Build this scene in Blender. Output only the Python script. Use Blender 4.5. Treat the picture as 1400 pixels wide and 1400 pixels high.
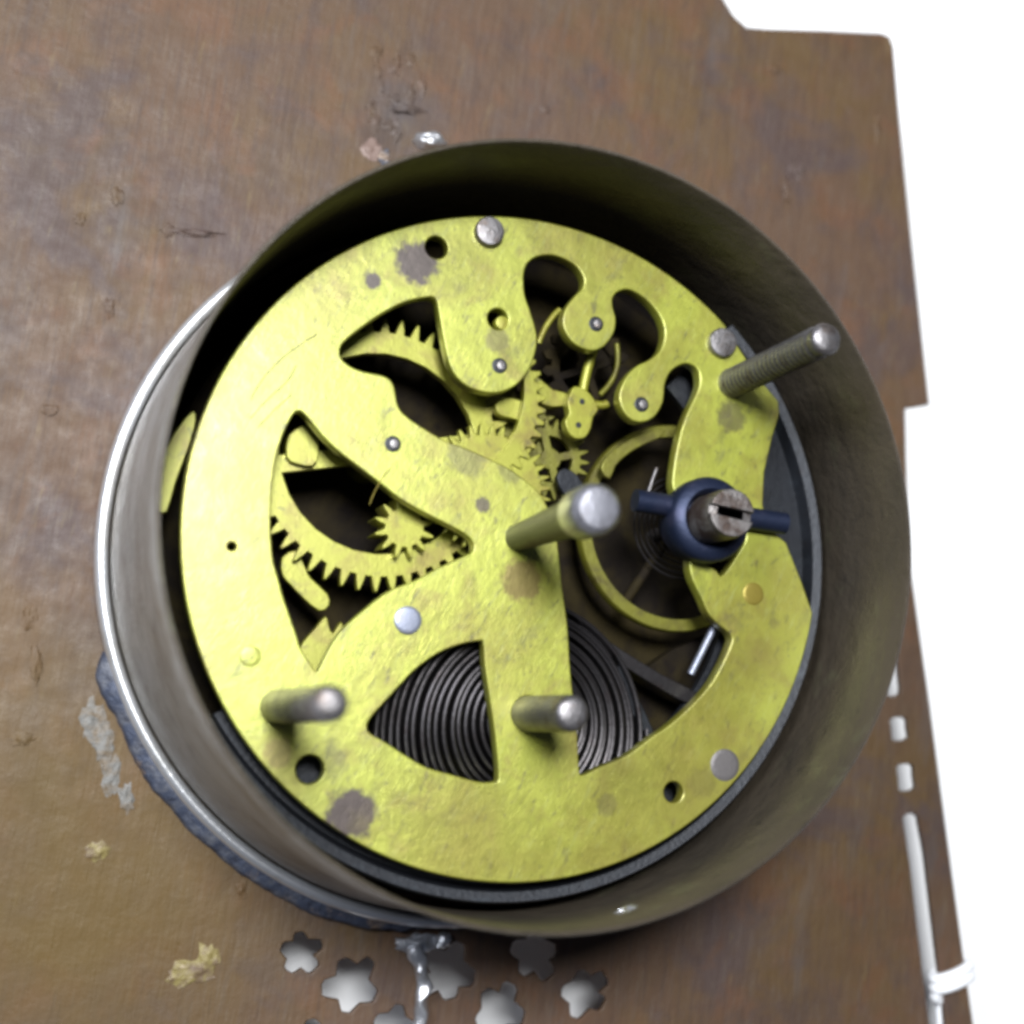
import bpy, bmesh, math, random
from mathutils import Vector, Matrix, noise
random.seed(7)
for o in list(bpy.data.objects): bpy.data.objects.remove(o)
sc = bpy.context.scene
COL = sc.collection
U = 0.001                      # everything below is laid out in millimetres
# ------------------------------------------------------------------ camera
# axes of the camera in the clock's own frame (z = out of the clock's back, origin = drum axis on the brass plate)
CX = Vector((0.94664927, 0.0, 0.32226566)); CY = Vector((-0.04338746, 0.99089559, 0.12744984)); CN = Vector((0.31933162, 0.13463258, -0.93803059))
FOC = 1971.84; DIST = 120.0; AX = 0.3501 * DIST; AY = 0.1155 * DIST
cam = bpy.data.cameras.new('camera'); camo = bpy.data.objects.new('camera', cam); COL.objects.link(camo)
right = Vector((CX[0], CY[0], CN[0])); up = Vector((CX[1], CY[1], CN[1])); back = -Vector((CX[2], CY[2], CN[2]))
m = Matrix((right, up, back)).transposed().to_4x4()
m.translation = Vector((-AX, -AY, DIST)) * U
camo.matrix_world = m
cam.sensor_width = 36; cam.lens = FOC / 1400 * 36
cam.clip_start = 0.005; cam.clip_end = 50
cam.dof.use_dof = True; cam.dof.focus_distance = 0.131; cam.dof.aperture_fstop = 19
sc.camera = camo
# ------------------------------------------------------------------ world, lamps, exposure
w = bpy.data.worlds.new('World'); sc.world = w; w.use_nodes = True
bg = w.node_tree.nodes['Background']; bg.inputs[0].default_value = (0.62, 0.72, 1.0, 1); bg.inputs[1].default_value = 0.05
def area(name, loc, target, size, power, col):
    l = bpy.data.lights.new(name, 'AREA'); l.shape = 'DISK'; l.size = size * U; l.energy = power; l.color = col
    o = bpy.data.objects.new(name, l); COL.objects.link(o)
    o.location = Vector(loc) * U
    o.rotation_euler = (Vector(target) - Vector(loc)).to_track_quat('-Z', 'Y').to_euler()
    return o
area('key_lamp', (-58, 76, 300), (0, 0, 0), 85, 1.85, (0.97, 0.99, 1.0))
area('side_lamp', (-330, 190, 330), (0, 0, 0), 150, 1.9, (0.86, 0.91, 1.0))
sc.view_settings.view_transform = 'Standard'; sc.view_settings.look = 'None'
sc.view_settings.exposure = 0.0; sc.view_settings.gamma = 1.0
sc.render.engine = 'CYCLES'
sc.cycles.max_bounces = 8
sc.cycles.filter_width = 3.6
# ------------------------------------------------------------------ helpers
def W(px, py, z=0.0):
    """point of the plane z (mm) seen at pixel px,py of the photograph"""
    r = Vector((px - 700, -(py - 700), FOC)); t = -(DIST - z) / r.dot(CN); q = r * t
    return Vector((q.dot(CX) - AX, q.dot(CY) - AY, z))
def rad(c, px, py, z): return (W(px, py, z).xy - c.xy).length
def cr(pts, n=4):
    out = []; k = len(pts)
    for i in range(k):
        a, b, c, d = pts[i - 1], pts[i], pts[(i + 1) % k], pts[(i + 2) % k]
        for j in range(n):
            t = j / n
            out.append(tuple(0.5 * ((2 * b[q]) + (-a[q] + c[q]) * t + (2 * a[q] - 5 * b[q] + 4 * c[q] - d[q]) * t * t + (-a[q] + 3 * b[q] - 3 * c[q] + d[q]) * t ** 3) for q in (0, 1)))
    return out
def crw(px, z=0, n=4): return cr([tuple(W(x, y, z).xy) for x, y in px], n)
def link(name, me, mat, parent=None, smooth=40):
    me.name = name
    if mat: me.materials.clear(); me.materials.append(mat)
    if smooth:
        me.shade_smooth(); me.set_sharp_from_angle(angle=math.radians(smooth))
    o = bpy.data.objects.new(name, me); COL.objects.link(o)
    if parent: o.parent = parent
    return o
def tag(o, label=None, cat=None, kind=None, group=None):
    if label: o['label'] = label
    if cat: o['category'] = cat
    if kind: o['kind'] = kind
    if group: o['group'] = group
    return o
def from_curve(cu):
    t = bpy.data.objects.new('tmp', cu); COL.objects.link(t)
    dg = bpy.context.evaluated_depsgraph_get(); dg.update()
    me = bpy.data.meshes.new_from_object(t.evaluated_get(dg))
    bpy.data.objects.remove(t); bpy.data.curves.remove(cu)
    return me
def sheet(name, loops, z0, z1, mat, parent, bevel=0.12, smooth=35):
    """flat piece with holes: loops in mm, solid from z0 to z1, edges softened"""
    cu = bpy.data.curves.new('c', 'CURVE'); cu.dimensions = '2D'; cu.fill_mode = 'BOTH'
    cu.extrude = (z1 - z0) / 2 - bevel; cu.bevel_depth = bevel; cu.bevel_resolution = 2; cu.offset = -bevel
    for lp in loops:
        s = cu.splines.new('POLY'); s.points.add(len(lp) - 1); s.use_cyclic_u = True
        for p, q in zip(s.points, lp): p.co = (q[0], q[1], 0, 1)
    me = from_curve(cu)
    for v in me.vertices: v.co.z += (z0 + z1) / 2; v.co *= U
    return link(name, me, mat, parent, smooth)
def lathe(name, prof, c, mat, parent, seg=48, a0=0, a1=360, smooth=40, closed=False):
    bm = bmesh.new(); full = abs(a1 - a0) >= 360; n = seg if full else seg + 1; rows = []
    for r, z in prof:
        if r < 1e-6: rows.append([bm.verts.new(Vector((c[0], c[1], z)) * U)])
        else: rows.append([bm.verts.new(Vector((c[0] + r * math.cos(math.radians(a0 + (a1 - a0) * i / seg)), c[1] + r * math.sin(math.radians(a0 + (a1 - a0) * i / seg)), z)) * U) for i in range(n)])
    pr = list(zip(rows, rows[1:])) + ([(rows[-1], rows[0])] if closed else [])
    for A, B in pr:
        for i in range(seg):
            j = (i + 1) % n
            if len(A) == 1 and len(B) == 1: continue
            if len(A) == 1: f = (A[0], B[i], B[j])
            elif len(B) == 1: f = (A[i], A[j], B[0])
            else: f = (A[i], A[j], B[j], B[i])
            try: bm.faces.new(f)
            except ValueError: pass
    if not full and closed:
        bm.faces.new([r[0] for r in rows]); bm.faces.new([r[-1] for r in rows])
    bmesh.ops.recalc_face_normals(bm, faces=bm.faces[:])
    me = bpy.data.meshes.new(name); bm.to_mesh(me); bm.free()
    return link(name, me, mat, parent, smooth)
def tube(name, pts, r, mat, parent=None, res=4, spline=True):
    cu = bpy.data.curves.new('c', 'CURVE'); cu.dimensions = '3D'; cu.bevel_depth = r; cu.bevel_resolution = res; cu.use_fill_caps = True
    if spline:
        s = cu.splines.new('NURBS'); s.points.add(len(pts) - 1); s.use_endpoint_u = True; s.order_u = 4; s.resolution_u = 6
    else:
        s = cu.splines.new('POLY'); s.points.add(len(pts) - 1)
    for p, q in zip(s.points, pts): p.co = (q[0], q[1], q[2], 1)
    me = from_curve(cu)
    for v in me.vertices: v.co *= U
    return link(name, me, mat, parent, 60)
def blob(name, c, size, mat, parent, rough=0.35, seed=0, sub=3, freq=0.9):
    bm = bmesh.new(); bmesh.ops.create_icosphere(bm, subdivisions=sub, radius=1)
    for v in bm.verts:
        d = v.co.normalized()
        k = 1 + rough * 1.6 * noise.noise(d * freq * 2 + Vector((seed * 3.1, 1.7, seed))) + rough * .7 * noise.noise(d * freq * 5 + Vector((seed, 5.7, seed)))
        v.co = (Vector((d.x * size[0], d.y * size[1], d.z * size[2])) * k + Vector(c)) * U
    me = bpy.data.meshes.new(name); bm.to_mesh(me); bm.free()
    return link(name, me, mat, parent, 60)
def thing(name, label, cat, loc=(0, 0, 0)):
    o = bpy.data.objects.new(name, None); COL.objects.link(o); o.location = Vector(loc) * U; o.empty_display_size = .01
    return tag(o, label, cat)
# ------------------------------------------------------------------ materials
def mat(name, base, metallic=0.0, rough=0.5, spots=(), bump=(), spec=0.5, stretch=None, roughvar=0.0, zones=(), coat=0.0):
    """base colour; spots = (colour, noise scale per mm, threshold lo, hi, strength, detail); bump = (scale, strength, stretch) """
    ma = bpy.data.materials.new(name); ma.use_nodes = True; N = ma.node_tree.nodes; L = ma.node_tree.links
    b = N['Principled BSDF']; b.inputs['Metallic'].default_value = metallic; b.inputs['Roughness'].default_value = rough
    b.inputs['Specular IOR Level'].default_value = spec
    b.inputs['Coat Weight'].default_value = coat; b.inputs['Coat Roughness'].default_value = .42
    tc = N.new('ShaderNodeTexCoord'); mp = N.new('ShaderNodeMapping'); mp.inputs['Scale'].default_value = (1000,) * 3
    L.new(tc.outputs['Object'], mp.inputs['Vector'])
    def nz(scale, detail=4, stretch=None, off=0, dist=0.0):
        n = N.new('ShaderNodeTexNoise'); n.inputs['Scale'].default_value = scale; n.inputs['Detail'].default_value = detail; n.inputs['Roughness'].default_value = .6; n.inputs['Distortion'].default_value = dist
        m2 = N.new('ShaderNodeMapping'); m2.inputs['Location'].default_value = (off * 7.3, off * 3.1, off)
        if stretch:
            m2.vector_type = 'TEXTURE'; m2.inputs['Rotation'].default_value = (0, 0, math.radians(stretch[0])); m2.inputs['Scale'].default_value = (1 / stretch[1], 1, 1)
        L.new(mp.outputs[0], m2.inputs[0]); L.new(m2.outputs[0], n.inputs['Vector']); return n
    col = None
    rgb = N.new('ShaderNodeRGB'); rgb.outputs[0].default_value = (*base, 1); col = rgb.outputs[0]; i = 0
    for s in spots:
        i += 1
        n = nz(s[1], s[5] if len(s) > 5 else 4, s[6] if len(s) > 6 else None, i, .4)
        mr = N.new('ShaderNodeMapRange'); mr.inputs['From Min'].default_value = s[2]; mr.inputs['From Max'].default_value = s[3]; mr.inputs['To Max'].default_value = s[4]
        L.new(n.outputs[0], mr.inputs['Value'])
        mx = N.new('ShaderNodeMix'); mx.data_type = 'RGBA'; L.new(mr.outputs[0], mx.inputs['Factor']); L.new(col, mx.inputs['A']); mx.inputs['B'].default_value = (*s[0], 1)
        col = mx.outputs['Result']
    for zc, zr, zcol, zs in zones:      # stains and painted shadows, each with a place of its own on the thing (mm)
        vd = N.new('ShaderNodeVectorMath'); vd.operation = 'DISTANCE'; L.new(mp.outputs[0], vd.inputs[0]); vd.inputs[1].default_value = zc
        n = nz(3.0 / zr, 5, None, 17); ad = N.new('ShaderNodeMath'); ad.operation = 'MULTIPLY_ADD'; L.new(n.outputs[0], ad.inputs[0]); ad.inputs[1].default_value = zr * 1.1; L.new(vd.outputs['Value'], ad.inputs[2])
        mr = N.new('ShaderNodeMapRange'); mr.inputs['From Min'].default_value = zr * (1.75 if zr > 2.3 else 1.62); mr.inputs['From Max'].default_value = zr * (.7 if zr > 2.3 else 1.3); mr.inputs['To Max'].default_value = zs; L.new(ad.outputs[0], mr.inputs['Value'])
        mx = N.new('ShaderNodeMix'); mx.data_type = 'RGBA'; L.new(mr.outputs[0], mx.inputs['Factor']); L.new(col, mx.inputs['A']); mx.inputs['B'].default_value = (*zcol, 1); col = mx.outputs['Result']
    L.new(col, b.inputs['Base Color'])
    if roughvar:
        n = nz(.5, 5, None, 31); mr = N.new('ShaderNodeMapRange'); mr.inputs['From Min'].default_value = .3; mr.inputs['From Max'].default_value = .7
        mr.inputs['To Min'].default_value = rough - roughvar; mr.inputs['To Max'].default_value = rough + roughvar; L.new(n.outputs[0], mr.inputs['Value']); L.new(mr.outputs[0], b.inputs['Roughness'])
    prev = None
    for s in bump:
        i += 1
        n = nz(s[0], 5, s[2] if len(s) > 2 else None, i)
        bp = N.new('ShaderNodeBump'); bp.inputs['Strength'].default_value = s[1]; bp.inputs['Distance'].default_value = .3 * U / s[0]
        L.new(n.outputs[0], bp.inputs['Height'])
        if prev: L.new(prev.outputs[0], bp.inputs['Normal'])
        prev = bp
    if prev: L.new(prev.outputs[0], b.inputs['Normal'])
    return ma
GRAIN = (76, .22); LAY = (58, .2)
M_PANEL = mat('brown_patina', (.092, .055, .034), .05, .55, spec=.3,
    spots=[((.100, .062, .022), .045, .47, .62, .6), ((.064, .045, .044), .09, .5, .64, .75), ((.118, .057, .029), .16, .52, .68, .6), ((.098, .088, .084), .30, .57, .75, .45, 6, GRAIN), ((.055, .036, .03), .35, .55, .72, .5, 6, GRAIN), ((.05, .034, .03), 1.4, .60, .72, .5, 5, GRAIN), ((.16, .12, .06), 1.1, .62, .75, .45, 6, GRAIN), ((.06, .04, .032), 2.2, .53, .68, .5, 4, (80, .07)), ((.12, .092, .07), 3.0, .57, .7, .4, 4, (80, .10))],
    bump=[(.2, .15), (1.0, .18, GRAIN), (2.6, .5, (80, .08)), (8, .4, GRAIN)], roughvar=.12, zones=[((-37, -28, -18), 24, (.100, .062, .013), .8), ((-52, -8, -18), 14, (.14, .085, .03), .5), ((*W(545, 150, -18.2).xy, -18), 5.0, (.055, .05, .058), .6), ((*W(520, 195, -18.2).xy, -18), 2.6, (.05, .034, .03), .6)])
def bz(px, py, r, c, k): q = W(px, py); return ((q.x, q.y, 0.0), r, c, k)
DK = (.045, .028, .022)
M_BRASS = mat('brass', (.315, .335, .034), .42, .38, coat=1.0,
    spots=[((.225, .20, .02), .1, .43, .66, .8), ((.20, .155, .026), .35, .53, .72, .65), ((.08, .068, .028), .45, .58, .72, .5, 6, (58, .6)), ((.06, .05, .025), 1.6, .59, .72, .7, 5, (58, .4)), ((.05, .045, .025), 4.0, .62, .72, .7, 3, (58, .5)), ((.35, .38, .12), 2.6, .57, .75, .5, 5, LAY)],
    bump=[(.5, .15), (5, .45, LAY), (12, .45, (58, .3))], roughvar=.09,
    zones=[bz(570, 360, 2.1, DK, 1), bz(480, 1113, 2.25, DK, 1), bz(715, 793, 2.1, (.15, .105, .014), .9), bz(510, 384, .8, DK, 1), bz(660, 690, .75, DK, .9), bz(640, 622, 2.0, (.12, .11, .025), .7), bz(700, 640, 1.5, (.12, .11, .025), .6), bz(1000, 570, 1.6, DK, .6), bz(960, 1070, 1.5, DK, .5), bz(830, 1100, 1.1, DK, .5), bz(680, 465, 1.3, (.12, .1, .03), .7), bz(380, 1030, 1.3, (.16, .1, .02), .6), bz(800, 1010, 3, (.2, .14, .02), .6), bz(900, 950, 2.2, (.15, .12, .02), .5), bz(1040, 900, 2.5, (.17, .13, .02), .5), bz(930, 1080, 13, (.20, .17, .018), .65), bz(620, 1160, 8, (.22, .18, .018), .5)])  # spots just below arbor, stud and threaded post are painted shadows; rest are stains
M_BRASS_IN = mat('gear_brass', (.265, .265, .024), .40, .40, coat=.5, spots=[((.17, .125, .02), .35, .48, .68, .75), ((.05, .035, .02), .9, .58, .72, .7)], bump=[(4, .5)])
M_BRASS_SHADED = mat('shaded_dull_brass', (.024, .018, .007), .05, .75, spec=.08, spots=[((.008, .006, .005), .15, .40, .6, .9), ((.007, .005, .005), .5, .52, .7, .8)], bump=[(2, .5)])  # shade of the movement's depths is put into this near-black brass
M_BRASS_MID = mat('mid_brass', (.15, .145, .016), .35, .45, spots=[((.06, .045, .012), .3, .45, .65, .85)], bump=[(3, .5)])  # darker brass for the deeper wheels
M_STEEL = mat('worn_steel', (.21, .20, .205), .85, .4, spots=[((.10, .07, .05), .7, .5, .68, .8), ((.34, .34, .36), 1.6, .58, .72, .6)], bump=[(2, .35), (6, .6)], roughvar=.1)
M_RIVET = mat('bright_steel', (.24, .26, .33), .6, .4, spots=[((.3, .28, .28), 1.2, .55, .7, .5)], bump=[(5, .4)])
M_BLUE = mat('blued_steel', (.015, .022, .05), .6, .46, spots=[((.05, .05, .09), .5, .5, .7, .6)], bump=[(3, .3)])
M_DARK = mat('dark_steel', (.016, .018, .023), .5, .45, spots=[((.035, .042, .052), .4, .55, .75, .6, 4), ((.015, .015, .018), .9, .55, .7, .7)], bump=[(2.5, .5)])
M_SPRING = mat('spring_steel', (.052, .048, .05), .85, .36, spots=[((.04, .03, .03), .6, .55, .7, .6)], bump=[(2, .2)])
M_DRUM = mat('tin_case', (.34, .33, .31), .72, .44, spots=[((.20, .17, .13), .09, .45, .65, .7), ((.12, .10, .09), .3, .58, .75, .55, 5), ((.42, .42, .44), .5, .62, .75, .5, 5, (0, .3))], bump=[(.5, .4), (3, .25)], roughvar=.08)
M_DRUM_IN = mat('case_floor', (.010, .008, .007), .0, .8, spec=.05, bump=[(1, .5)])  # the drum's depth shade is put into this near-black floor colour
M_INNER = mat('dirty_shaded_tin', (.062, .050, .036), .1, .42, spec=.3, spots=[((.028, .025, .021), .1, .45, .68, .5), ((.095, .095, .055), .2, .58, .75, .6, 5), ((.02, .018, .016), .4, .6, .75, .6)], bump=[(.5, .4), (3, .25)], roughvar=.06)  # dirt and the drum's inner shade are both put into this colour
M_BEAD = mat('plated_bead', (.72, .73, .75), .75, .3, spots=[((.45, .42, .36), .3, .55, .75, .5)], bump=[(2, .25)])
M_FLANGE = mat('blue_grey_flange', (.055, .066, .10), .25, .5, spots=[((.14, .145, .165), .5, .48, .66, .85, 5), ((.30, .21, .14), .35, .6, .7, .7), ((.03, .03, .04), .9, .55, .7, .7)], bump=[(.8, .9), (3, .6)])
M_SOLDER = mat('solder', (.62, .63, .66), .8, .28, spots=[((.3, .26, .2), 1, .55, .7, .6)], bump=[(1.6, .6)])
M_GLUE = mat('pale_glue', (.115, .11, .10), 0, .5, spots=[((.11, .078, .045), .7, .42, .6, .95)], bump=[(1.5, .6)])
M_YELLOW = mat('yellow_residue', (.19, .15, .05), .1, .5, spots=[((.11, .07, .04), .9, .42, .6, .95), ((.5, .4, .3), 1.1, .62, .75, .6)], bump=[(1.5, .8)])
M_STAIN = mat('brown_stain', (.075, .055, .047), .25, .5, spots=[((.11, .085, .08), .8, .5, .7, .6)], bump=[(2, .4)])
M_TARN = mat('tarnish', (.22, .175, .028), .5, .42, spots=[((.15, .11, .03), .7, .5, .7, .5)], bump=[(5, .4)])
M_WIRE = mat('white_wire', (.84, .85, .88), 0, .4, bump=[(2, .2)])
M_TABLE = mat('white_paper', (.90, .90, .91), 0, .7, bump=[(1, .08)])
M_BLACK = mat('hole_black', (.012, .011, .01), 0, .7)
# ------------------------------------------------------------------ the setting
ZP = -18.2; TH = 0.8; ZT = ZP - TH - 13.0
bm = bmesh.new()
for x, y in ((-3000, -3000), (3000, -3000), (3000, 3000), (-3000, 3000)): bm.verts.new(Vector((x, y, ZT)) * U)
bm.faces.new(bm.verts[:]); me = bpy.data.meshes.new('table'); bm.to_mesh(me); bm.free()
tag(link('table', me, M_TABLE, None, 0), kind='structure', label='plain white surface under the clock')
# ------------------------------------------------------------------ the case
case = thing('clock_case', 'brown pierced metal clock back with a short grey drum standing on it', 'clock case', (0, 0, ZT))
def P(o): return o
def fix(o):            # parts are laid out in world millimetres: cancel the Empty's offset
    o.matrix_parent_inverse = Matrix.Translation(-o.parent.location); return o
_link = link
def link(name, me, mat, parent=None, smooth=40):
    o = _link(name, me, mat, parent, smooth)
    if parent:
        root = parent
        while root.parent: root = root.parent
        if parent is root: o.matrix_parent_inverse = Matrix.Translation(-root.location)
    return o
outline = [(700, -700), (940, -160), (972, -45), (990, 0), (1004, 22), (1021, 37), (1045, 39), (1120, 41), (1206, 45), (1217, 50), (1222, 64), (1232, 180), (1247, 330), (1262, 470), (1271, 553), (1254, 556), (1238, 558), (1239, 610), (1242, 700), (1246, 780), (1257, 860), (1272, 965), (1287, 1080), (1303, 1200), (1318, 1310), (1331, 1400), (1355, 1560), (1380, 1720), (900, 1760), (400, 1740), (-150, 1720), (-420, 1650), (-430, 1300), (-440, 700), (-440, 100), (-430, -300), (-100, -500), (300, -650)]
ol = [tuple(W(x, y, ZP).xy) for x, y in outline]
holes = []
def rrect(x0, y0, x1, y1, x2, y2, x3, y3): return cr([tuple(W(x, y, ZP).xy) for x, y in ((x0, y0), ((x0 + x1) / 2, (y0 + y1) / 2 - 3), (x1, y1), ((x1 + x2) / 2, (y1 + y2) / 2), (x2, y2), ((x2 + x3) / 2, (y2 + y3) / 2 + 3), (x3, y3), ((x0 + x3) / 2, (y0 + y3) / 2))], 3)
holes.append(rrect(1209, 880, 1226, 880, 1232, 946, 1214, 950))
holes.append(rrect(1218, 984, 1240, 983, 1243, 1008, 1221, 1011))
holes.append(rrect(1227, 1048, 1249, 1047, 1252, 1077, 1230, 1080))
slot = [(1235, 1118), (1240, 1113), (1250, 1112), (1256, 1117), (1265, 1165), (1282, 1305), (1294, 1400), (1304, 1480), (1302, 1486), (1284, 1487), (1280, 1480), (1271, 1400), (1260, 1314), (1245, 1185)]
holes.append([tuple(W(x, y, ZP).xy) for x, y in slot])
def star(cx, cy, r, rot, n=5):
    c = W(cx, cy, ZP); out = []
    for i in range(n):
        a = rot + i * 2 * math.pi / n + random.uniform(-.12, .12); w = random.uniform(.24, .36); ln = random.uniform(.86, 1.08)
        for da, rr in ((-.63, random.uniform(.56, .72)), (-w, ln * .94), (-w * .5, ln), (w * .6, ln), (w, ln * .9)):
            out.append((c.x + r * rr * math.cos(a + da), c.y + r * rr * math.sin(a + da)))
    return out
for i, (x, y, r) in enumerate(((411, 1303, 2.2), (481, 1348, 2.85), (612, 1330, 2.9), (733, 1306, 2.6), (800, 1358, 2.6), (682, 1384, 2.8), (540, 1408, 2.5), (430, 1432, 2.6), (620, 1460, 2.7), (760, 1450, 2.7))):
    holes.append(star(x, y, r, .35 + i * .37))
panel = sheet('back_panel', [ol] + holes, ZP - TH, ZP, M_PANEL, case, .16)
panel['label'] = 'brown patinated metal sheet with star and slot cut-outs'
# front bezel that the case rests on (below the panel)
lathe('front_bezel', [(24, ZP - TH), (31, ZP - TH), (31.5, ZT + 2), (30.5, ZT), (24, ZT)], (0, 0), M_BEAD, case, 72, closed=True)
# drum
wall = [(32.45, 11.3), (32.6, 11.15), (32.75, 4), (33.1, -6), (34.2, -15.6), (34.3, ZP), (33.9, ZP), (33.8, -15.6), (32.7, -6), (32.35, 4), (32.2, 11.15), (32.3, 11.3)]
drum = lathe('drum_wall', wall, (0, 0), M_DRUM, case, 160, closed=True, smooth=50)
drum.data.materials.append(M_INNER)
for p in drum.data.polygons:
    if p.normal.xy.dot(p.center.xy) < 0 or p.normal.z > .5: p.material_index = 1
drum['label'] = 'thin grey metal drum wall, dark on its inside'
lathe('base_bead', [(35.05 + .65 * math.cos(a), -17.1 + .9 * math.sin(a)) for a in [i * math.pi / 6 for i in range(12)]], (0, 0), M_BEAD, case, 144, closed=True, smooth=80)
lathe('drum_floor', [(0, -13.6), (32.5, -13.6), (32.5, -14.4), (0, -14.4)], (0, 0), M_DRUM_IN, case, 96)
# blue-grey flange torn open at its upper end
bm = bmesh.new(); seg = 120; rows = []
A0, A1 = 193, 262
for i in range(seg + 1):
    t = i / seg; a = math.radians(A0 + (A1 - A0) * t)
    ro = 36.75 + .9 * noise.noise(Vector((t * 9, 1, 0))) * .5 + .22 * noise.noise(Vector((t * 40, 3, 0))) - 1.2 * max(0, (t - .8) / .2) ** 2
    if t < .04: ro -= (.04 - t) * 25
    zz = ZP + 1.0 + .2 * noise.noise(Vector((t * 14, 7, 0)))
    row = []
    for r, z in ((35.3, ZP + .02), (35.35, zz + .4), (ro - .25, zz), (ro, zz - .35), (ro + .1, ZP + .02)):
        row.append(bm.verts.new(Vector((r * math.cos(a), r * math.sin(a), z)) * U))
    rows.append(row)
for A, B in zip(rows, rows[1:]):
    for k in range(4): bm.faces.new((A[k], B[k], B[k + 1], A[k + 1]))
bm.faces.new(rows[0]); bm.faces.new(rows[-1][::-1])
bmesh.ops.recalc_face_normals(bm, faces=bm.faces[:])
me = bpy.data.meshes.new('flange'); bm.to_mesh(me); bm.free()
link('flange', me, M_FLANGE, case, 50)
# dark retaining ring around the movement (split ring, open on the left)
lathe('retaining_ring', [(22.5, -3.6), (30.2, -3.6), (30.35, -3.3), (30.7, -2.4), (31.5, -2.2), (31.75, -2.7), (31.75, -4.4), (22.5, -4.4)], (0, 0), M_DARK, case, 150, -152, 42, smooth=35, closed=True)
# solder, bead shine and residue
def pblob(name, px, py, size, ma, dz=.1, seed=1, rough=.4): 
    c = W(px, py, ZP); return blob(name, (c.x, c.y, ZP + dz), size, ma, case, rough, seed)
pblob('solder_shine_blob', 568, 1288, (2.0, .8, .6), M_SOLDER, .3, 3)
pblob('solder_shine_blob', 603, 1285, (1.0, .7, .6), M_SOLDER, .4, 5)
c = W(860, 1262, 9); blob('solder_shine_blob', (W(862, 1250, 6).x, W(862, 1250, 6).y, 6.0), (1.3, .7, .9), M_SOLDER, case, .35, 9)
pblob('solder_shine_blob', 586, 196, (1.7, .8, 1.5), M_SOLDER, .5, 11, .2)  # bright lump added for the white shine of the bead behind the rim
c0 = [W(566, 1292, ZP + .9), W(574, 1312, ZP + .8), W(580, 1345, ZP + .6), W(576, 1375, ZP + .5), W(570, 1410, ZP + .5), W(566, 1450, ZP + .5)]
st = tube('solder_strip', [tuple(p) for p in c0], .7, M_SOLDER, case)
for v in st.data.vertices: v.co += Vector((noise.noise(v.co * 700), noise.noise(v.co * 700 + Vector((9, 0, 0))), .6 * noise.noise(v.co * 900))) * .55 * U
pblob('residue_lump', 262, 1330, (1.9, 1.1, .2), M_YELLOW, .0, 2, .4); pblob('residue_lump', 285, 1312, (1.0, 1.4, .2), M_YELLOW, .0, 6, .4)
pblob('residue_lump', 133, 1163, (1.1, .8, .18), M_YELLOW, .0, 8, .4)
for i, (x, y, a, b) in enumerate(((128, 985, .9, 1.5), (142, 1015, .8, 1.6), (150, 1060, .7, 1.5), (172, 1090, .6, 1.2))): pblob('glue_flake', x, y, (a, b, .12), M_GLUE, .05, i + 20, .7)
pblob('paint_flake', 508, 205, (.9, 1.0, .22), mat('pink_flake', (.17, .115, .095), .1, .5, bump=[(2, .5)]), .0, 31, .4)
pblob('paint_flake', 533, 172, (.9, .7, .16), M_PANEL, .0, 33, .5); pblob('paint_flake', 556, 150, (1.6, .5, .3), M_PANEL, .1, 35, .5)
pblob('paint_flake', 525, 216, (.6, .9, .3), M_FLANGE, .1, 36, .5); pblob('dark_pit', 541, 172, (.5, 1.0, .12), M_STAIN, .02, 37, .5)
pblob('raised_scratch', 262, 318, (2.6, .35, .28), M_PANEL, .0, 41, .5); pblob('raised_scratch', 48, 905, (.5, 1.5, .25), M_PANEL, 0, 42, .5); pblob('raised_scratch', 1090, 230, (.9, 1.1, .2), M_PANEL, 0, 43, .5)
for i in range(16):
    pblob('raised_scratch', random.uniform(500, 580), random.uniform(70, 190), (random.uniform(.25, .6), random.uniform(.5, 1.3), random.uniform(.1, .22)), M_PANEL, 0, 60 + i, .5)
for x, y, a, b in ((70, 560, .7, .5), (160, 268, .6, 1.0), (230, 315, .5, .7), (110, 300, .5, .6), (40, 840, .6, 1.2), (1075, 260, .5, 1.3), (1060, 95, 1.0, .6), (1200, 180, .3, 2.2), (745, 150, .5, .5), (150, 420, .5, .9), (30, 1010, .9, .6), (330, 1215, .5, .9)):
    pblob('raised_scratch', x, y, (a, b, .16), M_PANEL, 0, int(x + y), .5)
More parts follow.
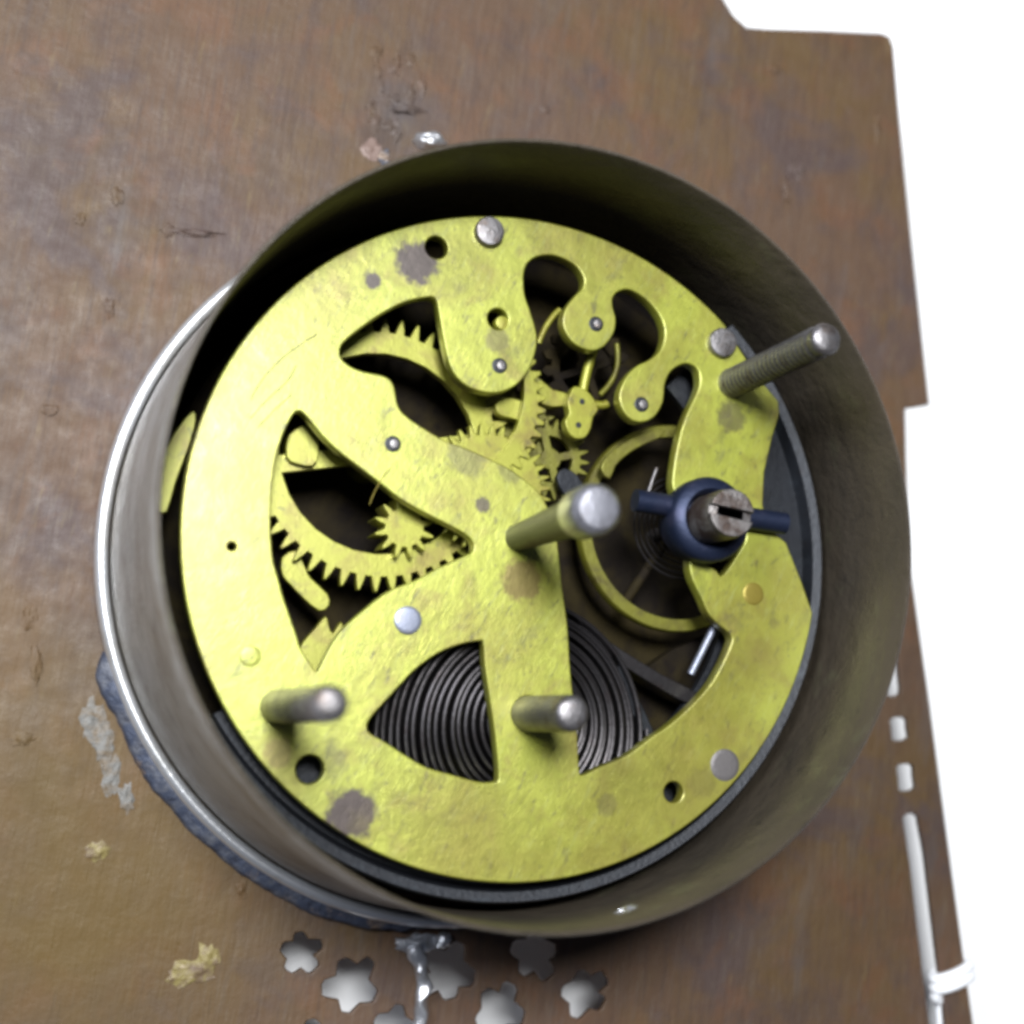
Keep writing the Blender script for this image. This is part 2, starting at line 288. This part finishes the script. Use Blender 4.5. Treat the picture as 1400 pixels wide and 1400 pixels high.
# ------------------------------------------------------------------ the movement
mv = thing('clock_movement', 'round brass clockwork movement with wheels and mainspring inside the grey drum', 'clockwork', (0, 0, -13.6))
RB = 29.65
a_end = math.atan2(W(985, 447).y, W(985, 447).x); a_st = math.atan2(W(1112, 838).y, W(1112, 838).x)
circ = []; n = 150; span = (a_st + 2 * math.pi) - a_end
for i in range(n + 1):
    a = a_end + span * i / n; circ.append((RB * math.cos(a), RB * math.sin(a)))
cut = [(1096, 795), (1075, 742), (1052, 722), (1043, 690), (1045, 645), (1056, 598), (1066, 565), (1064, 548), (1040, 520), (1012, 478)]
outer = circ + [tuple(W(x, y).xy) for x, y in cut]
big = [(466, 488), (467, 472), (486, 454), (520, 430), (553, 413), (585, 406), (596, 409), (600, 426), (607, 465), (615, 498), (628, 519), (648, 532), (675, 537), (700, 530), (719, 512), (731, 485), (734, 459), (726, 428), (718, 405), (716, 385), (717, 370), (723, 358), (736, 350), (759, 349), (785, 361), (798, 379), (797, 393), (788, 403), (776, 418), (770, 433), (771, 448), (780, 464), (793, 474), (811, 479), (827, 472), (839, 455), (842, 437), (838, 420), (838, 407), (846, 398), (862, 396), (885, 410), (903, 433), (909, 456), (903, 479), (888, 492), (870, 501), (855, 518), (847, 539), (850, 557), (860, 571), (875, 577), (893, 571), (906, 551), (909, 526), (916, 509), (929, 499), (942, 497), (954, 505), (957, 522), (952, 539), (939, 567), (929, 598), (921, 641), (921, 670), (938, 694), (985, 702), (1014, 714), (1020, 735), (1010, 756), (988, 787), (977, 778), (947, 763), (943, 772), (947, 792), (959, 817), (969, 839), (982, 853), (999, 868), (998, 884), (975, 930), (945, 965), (912, 994), (892, 1007), (857, 1033), (820, 1049), (797, 1060), (792, 1050), (789, 1000), (780, 917), (776, 856), (769, 804), (763, 748), (759, 722), (750, 696), (738, 674), (716, 655), (690, 637), (640, 614), (610, 603), (592, 593), (561, 573), (545, 556), (538, 526), (525, 514), (497, 508), (478, 500)]
winl = [(406, 562), (418, 568), (440, 595), (463, 617), (486, 635), (514, 656), (546, 681), (582, 702), (614, 718), (637, 731), (647, 742), (646, 754), (633, 761), (603, 775), (569, 793), (534, 807), (500, 832), (470, 859), (454, 880), (441, 905), (433, 918), (424, 906), (412, 888), (404, 864), (388, 818), (380, 789), (373, 761), (370, 709), (374, 647), (383, 606), (395, 577)]
wspr = [(502, 994), (508, 980), (537, 948), (567, 916), (599, 893), (629, 881), (655, 876), (661, 880), (663, 907), (670, 957), (677, 1003), (682, 1060), (676, 1069), (654, 1069), (617, 1059), (583, 1049), (555, 1033), (526, 1014), (507, 1003)]
def chole(px, py, r):
    c = W(px, py); return [(c.x + r * math.cos(i * math.pi / 12), c.y + r * math.sin(i * math.pi / 12)) for i in range(24)]
TP = 1.5
lo = [outer, crw(big), crw(winl), crw(wspr), chole(424, 1052, 1.2), chole(921, 1083, .95), chole(597, 338, 1.05), chole(681, 436, 1.0), chole(317, 747, .35), chole(722, 975, 1.5)]
top = sheet('top_plate', lo, -TP, 0, M_BRASS, mv, .13)
top['label'] = 'pierced brass plate covering the wheels'
def disc(name, px, py, r, z1, ma, z0=-.5, parent=None, dome=.04):
    c = W(px, py, 0); return lathe(name, [(0, z1), (r * .7, z1 - dome * .4), (r * .93, z1 - dome), (r, z1 - dome * 2.4), (r, z0)], c, ma, parent or mv, 24)
disc('rivet', 557, 848, 1.2, .35, M_RIVET); disc('pillar_end', 991, 1046, 1.45, .10, mat('grey_pillar', (.13, .12, .12), .5, .5, bump=[(3, .4)])); disc('pillar_end', 1030, 812, 1.1, .07, M_TARN)
for x, y in ((537, 607), (683, 500), (815, 443), (877, 553)): 
    disc('pivot_hole_rim', x, y, .72, .05, M_DARK, dome=.02); disc('pivot', x + 2, y, .42, .22, M_STEEL)
disc('brass_bushing', 688, 440, .62, -.2, M_BRASS_IN, z0=-1.4)
disc('brass_bushing', 342, 897, .9, .05, M_BRASS, dome=.03)
disc('screw_head', 667, 319, 1.35, .9, M_STEEL, dome=.08); disc('screw_head', 985, 470, 1.4, .8, M_STEEL, dome=.08)
for k, sp in enumerate(([(343, 547), (350, 530), (366, 509), (385, 490), (404, 475), (433, 457)], [(343, 572), (358, 553), (379, 534), (390, 525), (399, 514), (405, 500)], [(352, 585), (375, 560), (398, 540)], [(505, 690), (512, 670), (522, 652), (534, 640)])):
    tube('scratch', [tuple(W(x, y, .0)) for x, y in sp], .045, M_TARN if k == 3 else M_STAIN, mv, 1)
# bottom plate
lathe('bottom_plate', [(0, -12), (30.6, -12), (30.8, -12.2), (30.8, -13.5), (0, -13.5)], (0, 0), M_BRASS_SHADED, mv, 96)
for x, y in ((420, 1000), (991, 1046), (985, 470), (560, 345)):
    lathe('pillar', [(1.6, -1.6), (1.6, -12)], W(x, y), M_BRASS_SHADED, mv, 20)
# wheels
def gear(name, c, z, rr, rt, n, th, rin=None, spokes=4, hub=1.8, sw=1.3, rot=0, ma=None, parent=None, pointed=.18):
    out = []
    for i in range(n):
        a = rot + i * 2 * math.pi / n; p = 2 * math.pi / n
        for da, r in ((-.30, rr), (-pointed, rr + (rt - rr) * .55), (-.05, rt), (.05, rt), (pointed, rr + (rt - rr) * .55), (.30, rr)):
            out.append((c[0] + r * math.cos(a + da * p), c[1] + r * math.sin(a + da * p)))
    loops = [out]
    if rin:
        for s in range(spokes):
            b0 = rot + s * 2 * math.pi / spokes; b1 = b0 + 2 * math.pi / spokes; lp = []
            do = math.asin(min(.9, sw / 2 / rin)); di = math.asin(min(.9, sw / 2 / (hub + .2)))
            for k in range(15): a = b0 + do + (b1 - b0 - 2 * do) * k / 14; lp.append((c[0] + rin * math.cos(a), c[1] + rin * math.sin(a)))
            for k in range(7): a = b1 - di - (b1 - b0 - 2 * di) * k / 6; lp.append((c[0] + (hub + .2) * math.cos(a), c[1] + (hub + .2) * math.sin(a)))
            loops.append(lp)
    g = sheet(name, loops, z - th, z, ma or M_BRASS_IN, parent or mv, .06)
    return g
c2 = W(537, 607); z2 = -4.4
R2 = rad(c2, 490, 785, z2)
g2 = gear('second_wheel', c2, z2, R2, R2 + 1.35, 50, 1.1, R2 - 2.0, 2, 2.0, 1.6, .12)
lathe('arbor', [(0, .0), (.5, 0), (.5, -12)], c2, M_STEEL, g2, 16)
lathe('pinion_head', [(1.7, z2 - 1.1), (1.7, -11.5)], c2, M_BRASS_IN, g2, 20)
cp = W(552, 722, -3.4); gear('intermediate_pinion', cp, -3.0, 1.75, 2.75, 12, 3.2, ma=M_BRASS_IN, rot=.2)
cg = W(712, 985, -9.0)
gg = gear('great_wheel', cg, -8.8, 9.6, 10.6, 52, 1.2, 7.8, 5, 3, 1.8, .35)
c4 = W(668, 668, -2.4); gear('centre_wheel', c4, -2.0, 4.9, 5.9, 34, .9)
c3 = W(620, 545, -2.0); R3 = rad(c3, 722, 607, -1.8)
sec = []
for i in range(61):
    a = math.radians(-88 + 118 * i / 60); q = i % 4; sec.append((c3.x + (R3 + (.8 if q in (1, 2) else 0)) * math.cos(a), c3.y + (R3 + (.8 if q in (1, 2) else 0)) * math.sin(a)))
for i in range(31):
    a = math.radians(30 - 118 * i / 30); rr = R3 - .25 - 1.35 * math.sin(math.pi * i / 30) ** .7; sec.append((c3.x + rr * math.cos(a), c3.y + rr * math.sin(a)))
sheet('toothed_sector', [sec], -2.9, -1.75, M_BRASS_IN, mv, .06)
# brass bridge blocks seen in the windows
def block(name, px, z0, z1, ma=None, n=2, parent=None): return sheet(name, [crw(px, z1, n)], z0, z1, ma or M_BRASS_IN, parent or mv, .1)
block('stop_arm', [(393, 600), (402, 588), (425, 578), (434, 592), (436, 620), (428, 637), (405, 634), (392, 625)], -6.4, -3.6)
block('ratchet_tooth', [(409, 893), (416, 876), (432, 858), (446, 842), (450, 856), (456, 866), (466, 850), (470, 862), (462, 884), (450, 910), (438, 930), (420, 918)], -6.8, -5.4)
block('lit_plate_strip', [(263, 562), (268, 575), (258, 612), (240, 660), (228, 700), (214, 695), (214, 660), (226, 615), (243, 585)], -5.2, -3.2)  # bright strip added to stand for the lit edge of the bottom plate
block('click_arm', [(386, 762), (405, 752), (415, 770), (425, 790), (448, 812), (450, 828), (436, 835), (412, 815), (398, 800), (386, 786)], -6.6, -5.6)
block('pallet_bridge', [(781, 536), (786, 528), (800, 532), (812, 545), (818, 560), (811, 570), (808, 585), (800, 598), (786, 599), (777, 590), (773, 575), (779, 565), (776, 550)], -3.2, -1.9)
for x, y in ((796, 549), (791, 581)): c = W(x, y, -1.85); lathe('pin_hole', [(0, -1.84), (.28, -1.85), (.28, -2.2)], c, M_DARK, mv, 12)
block('bridge_foot', [(723, 520), (735, 515), (755, 532), (777, 538), (778, 552), (755, 556), (735, 548), (725, 535)], -5.2, -3.8)
block('bridge_foot', [(678, 552), (690, 543), (715, 548), (728, 556), (724, 575), (700, 572), (682, 566)], -4.2, -3.0)
def arcpts(px, z): return [tuple(W(x, y, z)) for x, y in px]
tube('pallet_arm', arcpts([(797, 535), (800, 515), (806, 492), (815, 470)], -3.2), .45, M_BRASS_IN, mv)
tube('pallet_arm', arcpts([(812, 552), (822, 556), (830, 552)], -3.0), .4, M_BRASS_IN, mv)
tube('banking_spring', arcpts([(736, 470), (742, 450), (755, 432), (765, 424)], -2.6), .3, M_BRASS_IN, mv)
tube('banking_spring', arcpts([(843, 470), (846, 490), (843, 510), (833, 528), (820, 540)], -3.4), .26, M_BRASS_MID, mv)
cesc = W(800, 505, -6.5); gear('escape_wheel', cesc, -6.0, 3.6, 4.6, 15, .6, 2.8, 4, .8, .7, .3, M_BRASS_SHADED, pointed=.3)
gear('idler_wheel', W(752, 628, -5.0), -4.8, 3.0, 3.9, 22, .8, 2.2, 4, .8, .7, .2, M_BRASS_MID)
gear('idler_wheel', W(700, 585, -6.0), -5.8, 3.6, 4.4, 26, .8, 2.8, 3, .9, .8, .5, M_BRASS_MID)
block('regulator_arm', [(762, 652), (772, 640), (790, 650), (800, 672), (790, 684), (772, 676)], -3.4, -2.6, M_DARK)
block('click_spring', [(822, 640), (832, 622), (856, 604), (880, 592), (905, 586), (906, 596), (884, 606), (862, 618), (842, 636), (834, 655)], -4.6, -3.9, M_BRASS_MID)
# balance wheel and hairspring
zb = -6.6; cb = W(922, 722, zb); RBW = rad(cb, 802, 760, zb)
bw = lathe('balance_wheel', [(RBW - .75, zb + .5), (RBW + .3, zb + .5), (RBW + .45, zb + .3), (RBW + .45, zb - .6), (RBW - .75, zb - .6)], cb, M_BRASS_MID, mv, 80, closed=True)
hs = []
for i in range(400):
    a = i / 400 * 2 * math.pi * 7; r = 1.6 + 3.6 * i / 400; hs.append((cb.x + r * math.cos(a), cb.y + r * math.sin(a), zb + 1.6))
tube('hairspring', hs, .10, M_SPRING, bw, 1, False)
lathe('balance_staff', [(0, -2), (.5, -2.2), (.5, -12)], cb, M_STEEL, bw, 16)
tube('spoke', [(cb.x - RBW * math.cos(.9), cb.y - RBW * math.sin(.9), zb), (cb.x, cb.y, zb), (cb.x + RBW * math.cos(.9), cb.y + RBW * math.sin(.9), zb)], .5, M_BRASS_SHADED, bw, 2, False)
tube('steel_pin', arcpts([(976, 858), (960, 890), (944, 922)], -2.6), .35, M_RIVET, mv)
tube('steel_pin', arcpts([(898, 640), (892, 655), (887, 672)], -2.6), .13, M_STEEL, mv)
block('spring_strap', [(785, 862), (800, 855), (850, 888), (905, 922), (958, 950), (948, 965), (900, 940), (840, 902)], -6.0, -3.2, M_SPRING)
block('click_bar', [(838, 918), (848, 912), (870, 950), (893, 998), (884, 1006), (862, 970)], -4.4, -3.0, M_DARK)
block('lower_bridge', [(860, 930), (985, 862), (1010, 900), (920, 1020), (880, 1010)], -10, -8.2, M_BRASS_SHADED)
# mainspring : a ribbon wound in a spiral, coils open on the left, tight on the right
zs0, zs1 = -8.2, -2.3
xi = W(730, 985, zs1); xl = W(508, 1006, zs1); xr = W(886, 1006, zs1); r0 = rad(xi, 785, 985, zs1); r1 = (xr.x - xl.x) / 2; xo = (xl + xr) / 2; csp = xi
bm = bmesh.new(); prev = None; T = 16; STEP = 64
for i in range(T * STEP + 1):
    t = i / (T * STEP); a = 2 * math.pi * i / STEP
    r = (r0 + (r1 - r0) * t) * (1 + .012 * math.sin(a * .5 + 1.3) + .006 * math.sin(a * .31))
    o = xi.lerp(xo, t); x = o.x + r * math.cos(a); y = o.y + r * math.sin(a)
    dx, dy = math.cos(a) * .17, math.sin(a) * .17
    zt = zs1 + .22 * math.sin(t * 23) + .12 * math.sin(a)
    cur = [bm.verts.new(Vector(p) * U) for p in ((x - dx, y - dy, zs0), (x - dx, y - dy, zt - .08), (x, y, zt), (x + dx, y + dy, zt - .08), (x + dx, y + dy, zs0))]
    if prev:
        for k in range(4): bm.faces.new((prev[k], cur[k], cur[k + 1], prev[k + 1]))
    prev = cur
bmesh.ops.recalc_face_normals(bm, faces=bm.faces[:])
me = bpy.data.meshes.new('mainspring'); bm.to_mesh(me); bm.free()
link('mainspring', me, M_SPRING, mv, 30)
lathe('spring_arbor', [(0, -3), (2.6, -3.2), (2.6, -12)], csp, M_DARK, mv, 32)
# posts
def post(name, px, py, h, r, ma, thread=0, tip=.5, z0=-1.0, lab=None):
    c = W(px, py); prof = [(r * 1.05, z0), (r * 1.05, .0)]
    if thread:
        k = int((h - 1.0) / thread)
        for i in range(k):
            z = .4 + i * thread; prof += [(r, z), (r * 1.0, z + thread * .3), (r * .88, z + thread * .55), (r * .88, z + thread * .75)]
    prof += [(r, h - tip), (r * .86, h - tip * .3), (r * .7, h - .08), (r * .3, h), (0, h)]
    o = lathe(name, prof, c, ma, mv, 32, smooth=45)
    if lab: o['label'] = lab
    return o
post('stud', 378, 966, 22.6, 1.3, M_STEEL, 0, .8, lab='plain steel stud at the lower left of the brass plate')
post('stud', 722, 976, 11.2, 1.5, M_STEEL, 0, .7, lab='short steel winding arbor below the centre')
post('threaded_post', 1001, 524, 17.4, 1.42, M_STEEL, .75, .6, lab='long threaded steel post at the upper right')
c = W(708, 735)
ca = lathe('centre_arbor', [(1.2, -1.2), (1.2, .3), (1.35, 6), (1.6, 13.8), (1.75, 14.6), (1.85, 15.2)], c, mat('shaded_tarnished_steel', (.05, .05, .04), .6, .45, spots=[((.025, .02, .016), .6, .5, .7, .7)], bump=[(4, .5)]), mv, 36)  # the stem's shade, with tarnish, is put into this dark steel colour
lathe('arbor_tip', [(1.85, 15.2), (2.02, 15.5), (2.08, 17.9), (1.95, 18.7), (1.55, 19.15), (0, 19.3)], c, mat('polished_steel', (.40, .40, .45), .85, .33, spots=[((.2, .19, .2), .8, .5, .7, .6)], bump=[(2, .3)]), ca, 36)
# blue collet with cross pin and slotted screw
cc = W(964, 712, 1.0)
co = lathe('setting_collet', [(2.3, -1.5), (3.7, -1.0), (3.95, .4), (3.95, 2.0), (3.6, 2.6), (2.8, 2.75), (2.5, 2.4), (2.3, 1.6)], cc, M_BLUE, mv, 48, smooth=50)
co['label'] = 'blued steel collet with cross pin'
u = (W(1073, 716, 1.3) - W(868, 684, 1.3)).normalized(); mid = Vector((cc.x, cc.y, .9)); lft = W(868, 684, .9); rgt = W(1073, 716, .9)
tube('cross_pin', [tuple(lft), tuple(lft + u * .3), tuple((lft + rgt) / 2), tuple(rgt - u * .3), tuple(rgt)], 1.05, M_BLUE, co, 5, False)
M_RUSTY = mat('rusty_screw', (.20, .185, .18), .7, .42, spots=[((.07, .045, .035), .45, .45, .6, .9)], bump=[(2, .6), (6, .6)])
scr = lathe('slotted_screw', [(2.2, -1), (2.25, 5.4), (2.1, 5.9), (1.3, 6.0)], cc, M_RUSTY, co, 36)
def half(sign):
    pts = []
    R = 2.15
    for k in range(13):
        a = math.asin(.2) + (math.pi - 2 * math.asin(.2)) * k / 12; pts.append((R * math.cos(a), sign * R * math.sin(a)))
    rt = math.radians(-12)
    return [(cc.x + x * math.cos(rt) - y * math.sin(rt), cc.y + x * math.sin(rt) + y * math.cos(rt)) for x, y in pts]
for s in (1, -1): sheet('screw_half', [half(s)], 5.5, 6.5, M_RUSTY, co, .12)
# ------------------------------------------------------------------ tie wire
a = W(1264, 1350, ZP); b = W(1334, 1322, ZP); ax = (W(1325, 1380, ZP) - W(1318, 1320, ZP)).normalized()
tw = thing('tie_wire', 'white wire looped twice around the right edge strip of the brown panel', 'wire', tuple(W(1298, 1340, ZP - TH)))
e1 = W(1283, 1340, ZP); e2 = W(1324, 1338, ZP); mid = (e1 + e2) / 2; half_w = (e2 - e1).length / 2 + .35; dirx = (e2 - e1).normalized()
pts = []
for i in range(41):
    t = i / 40; an = math.pi * (1.25 - 4.4 * t)
    p = mid + dirx * (half_w * math.cos(an)) + ax * (-1.1 + 2.2 * t - .9 * math.cos(an)); p.z = ZP - TH / 2 + (TH / 2 + .75) * math.sin(an) * 1.02
    pts.append(tuple(p))
wo = tube('wire_coil', pts, .62, M_WIRE, tw, 5)
tl = [W(1287, 1345, ZP - .6), W(1282, 1372, ZP - 1.2), W(1286, 1405, ZP - 1.6), W(1293, 1450, ZP - 2)]
tube('wire_tail', [tuple(p) for p in tl], .55, M_WIRE, tw, 5)
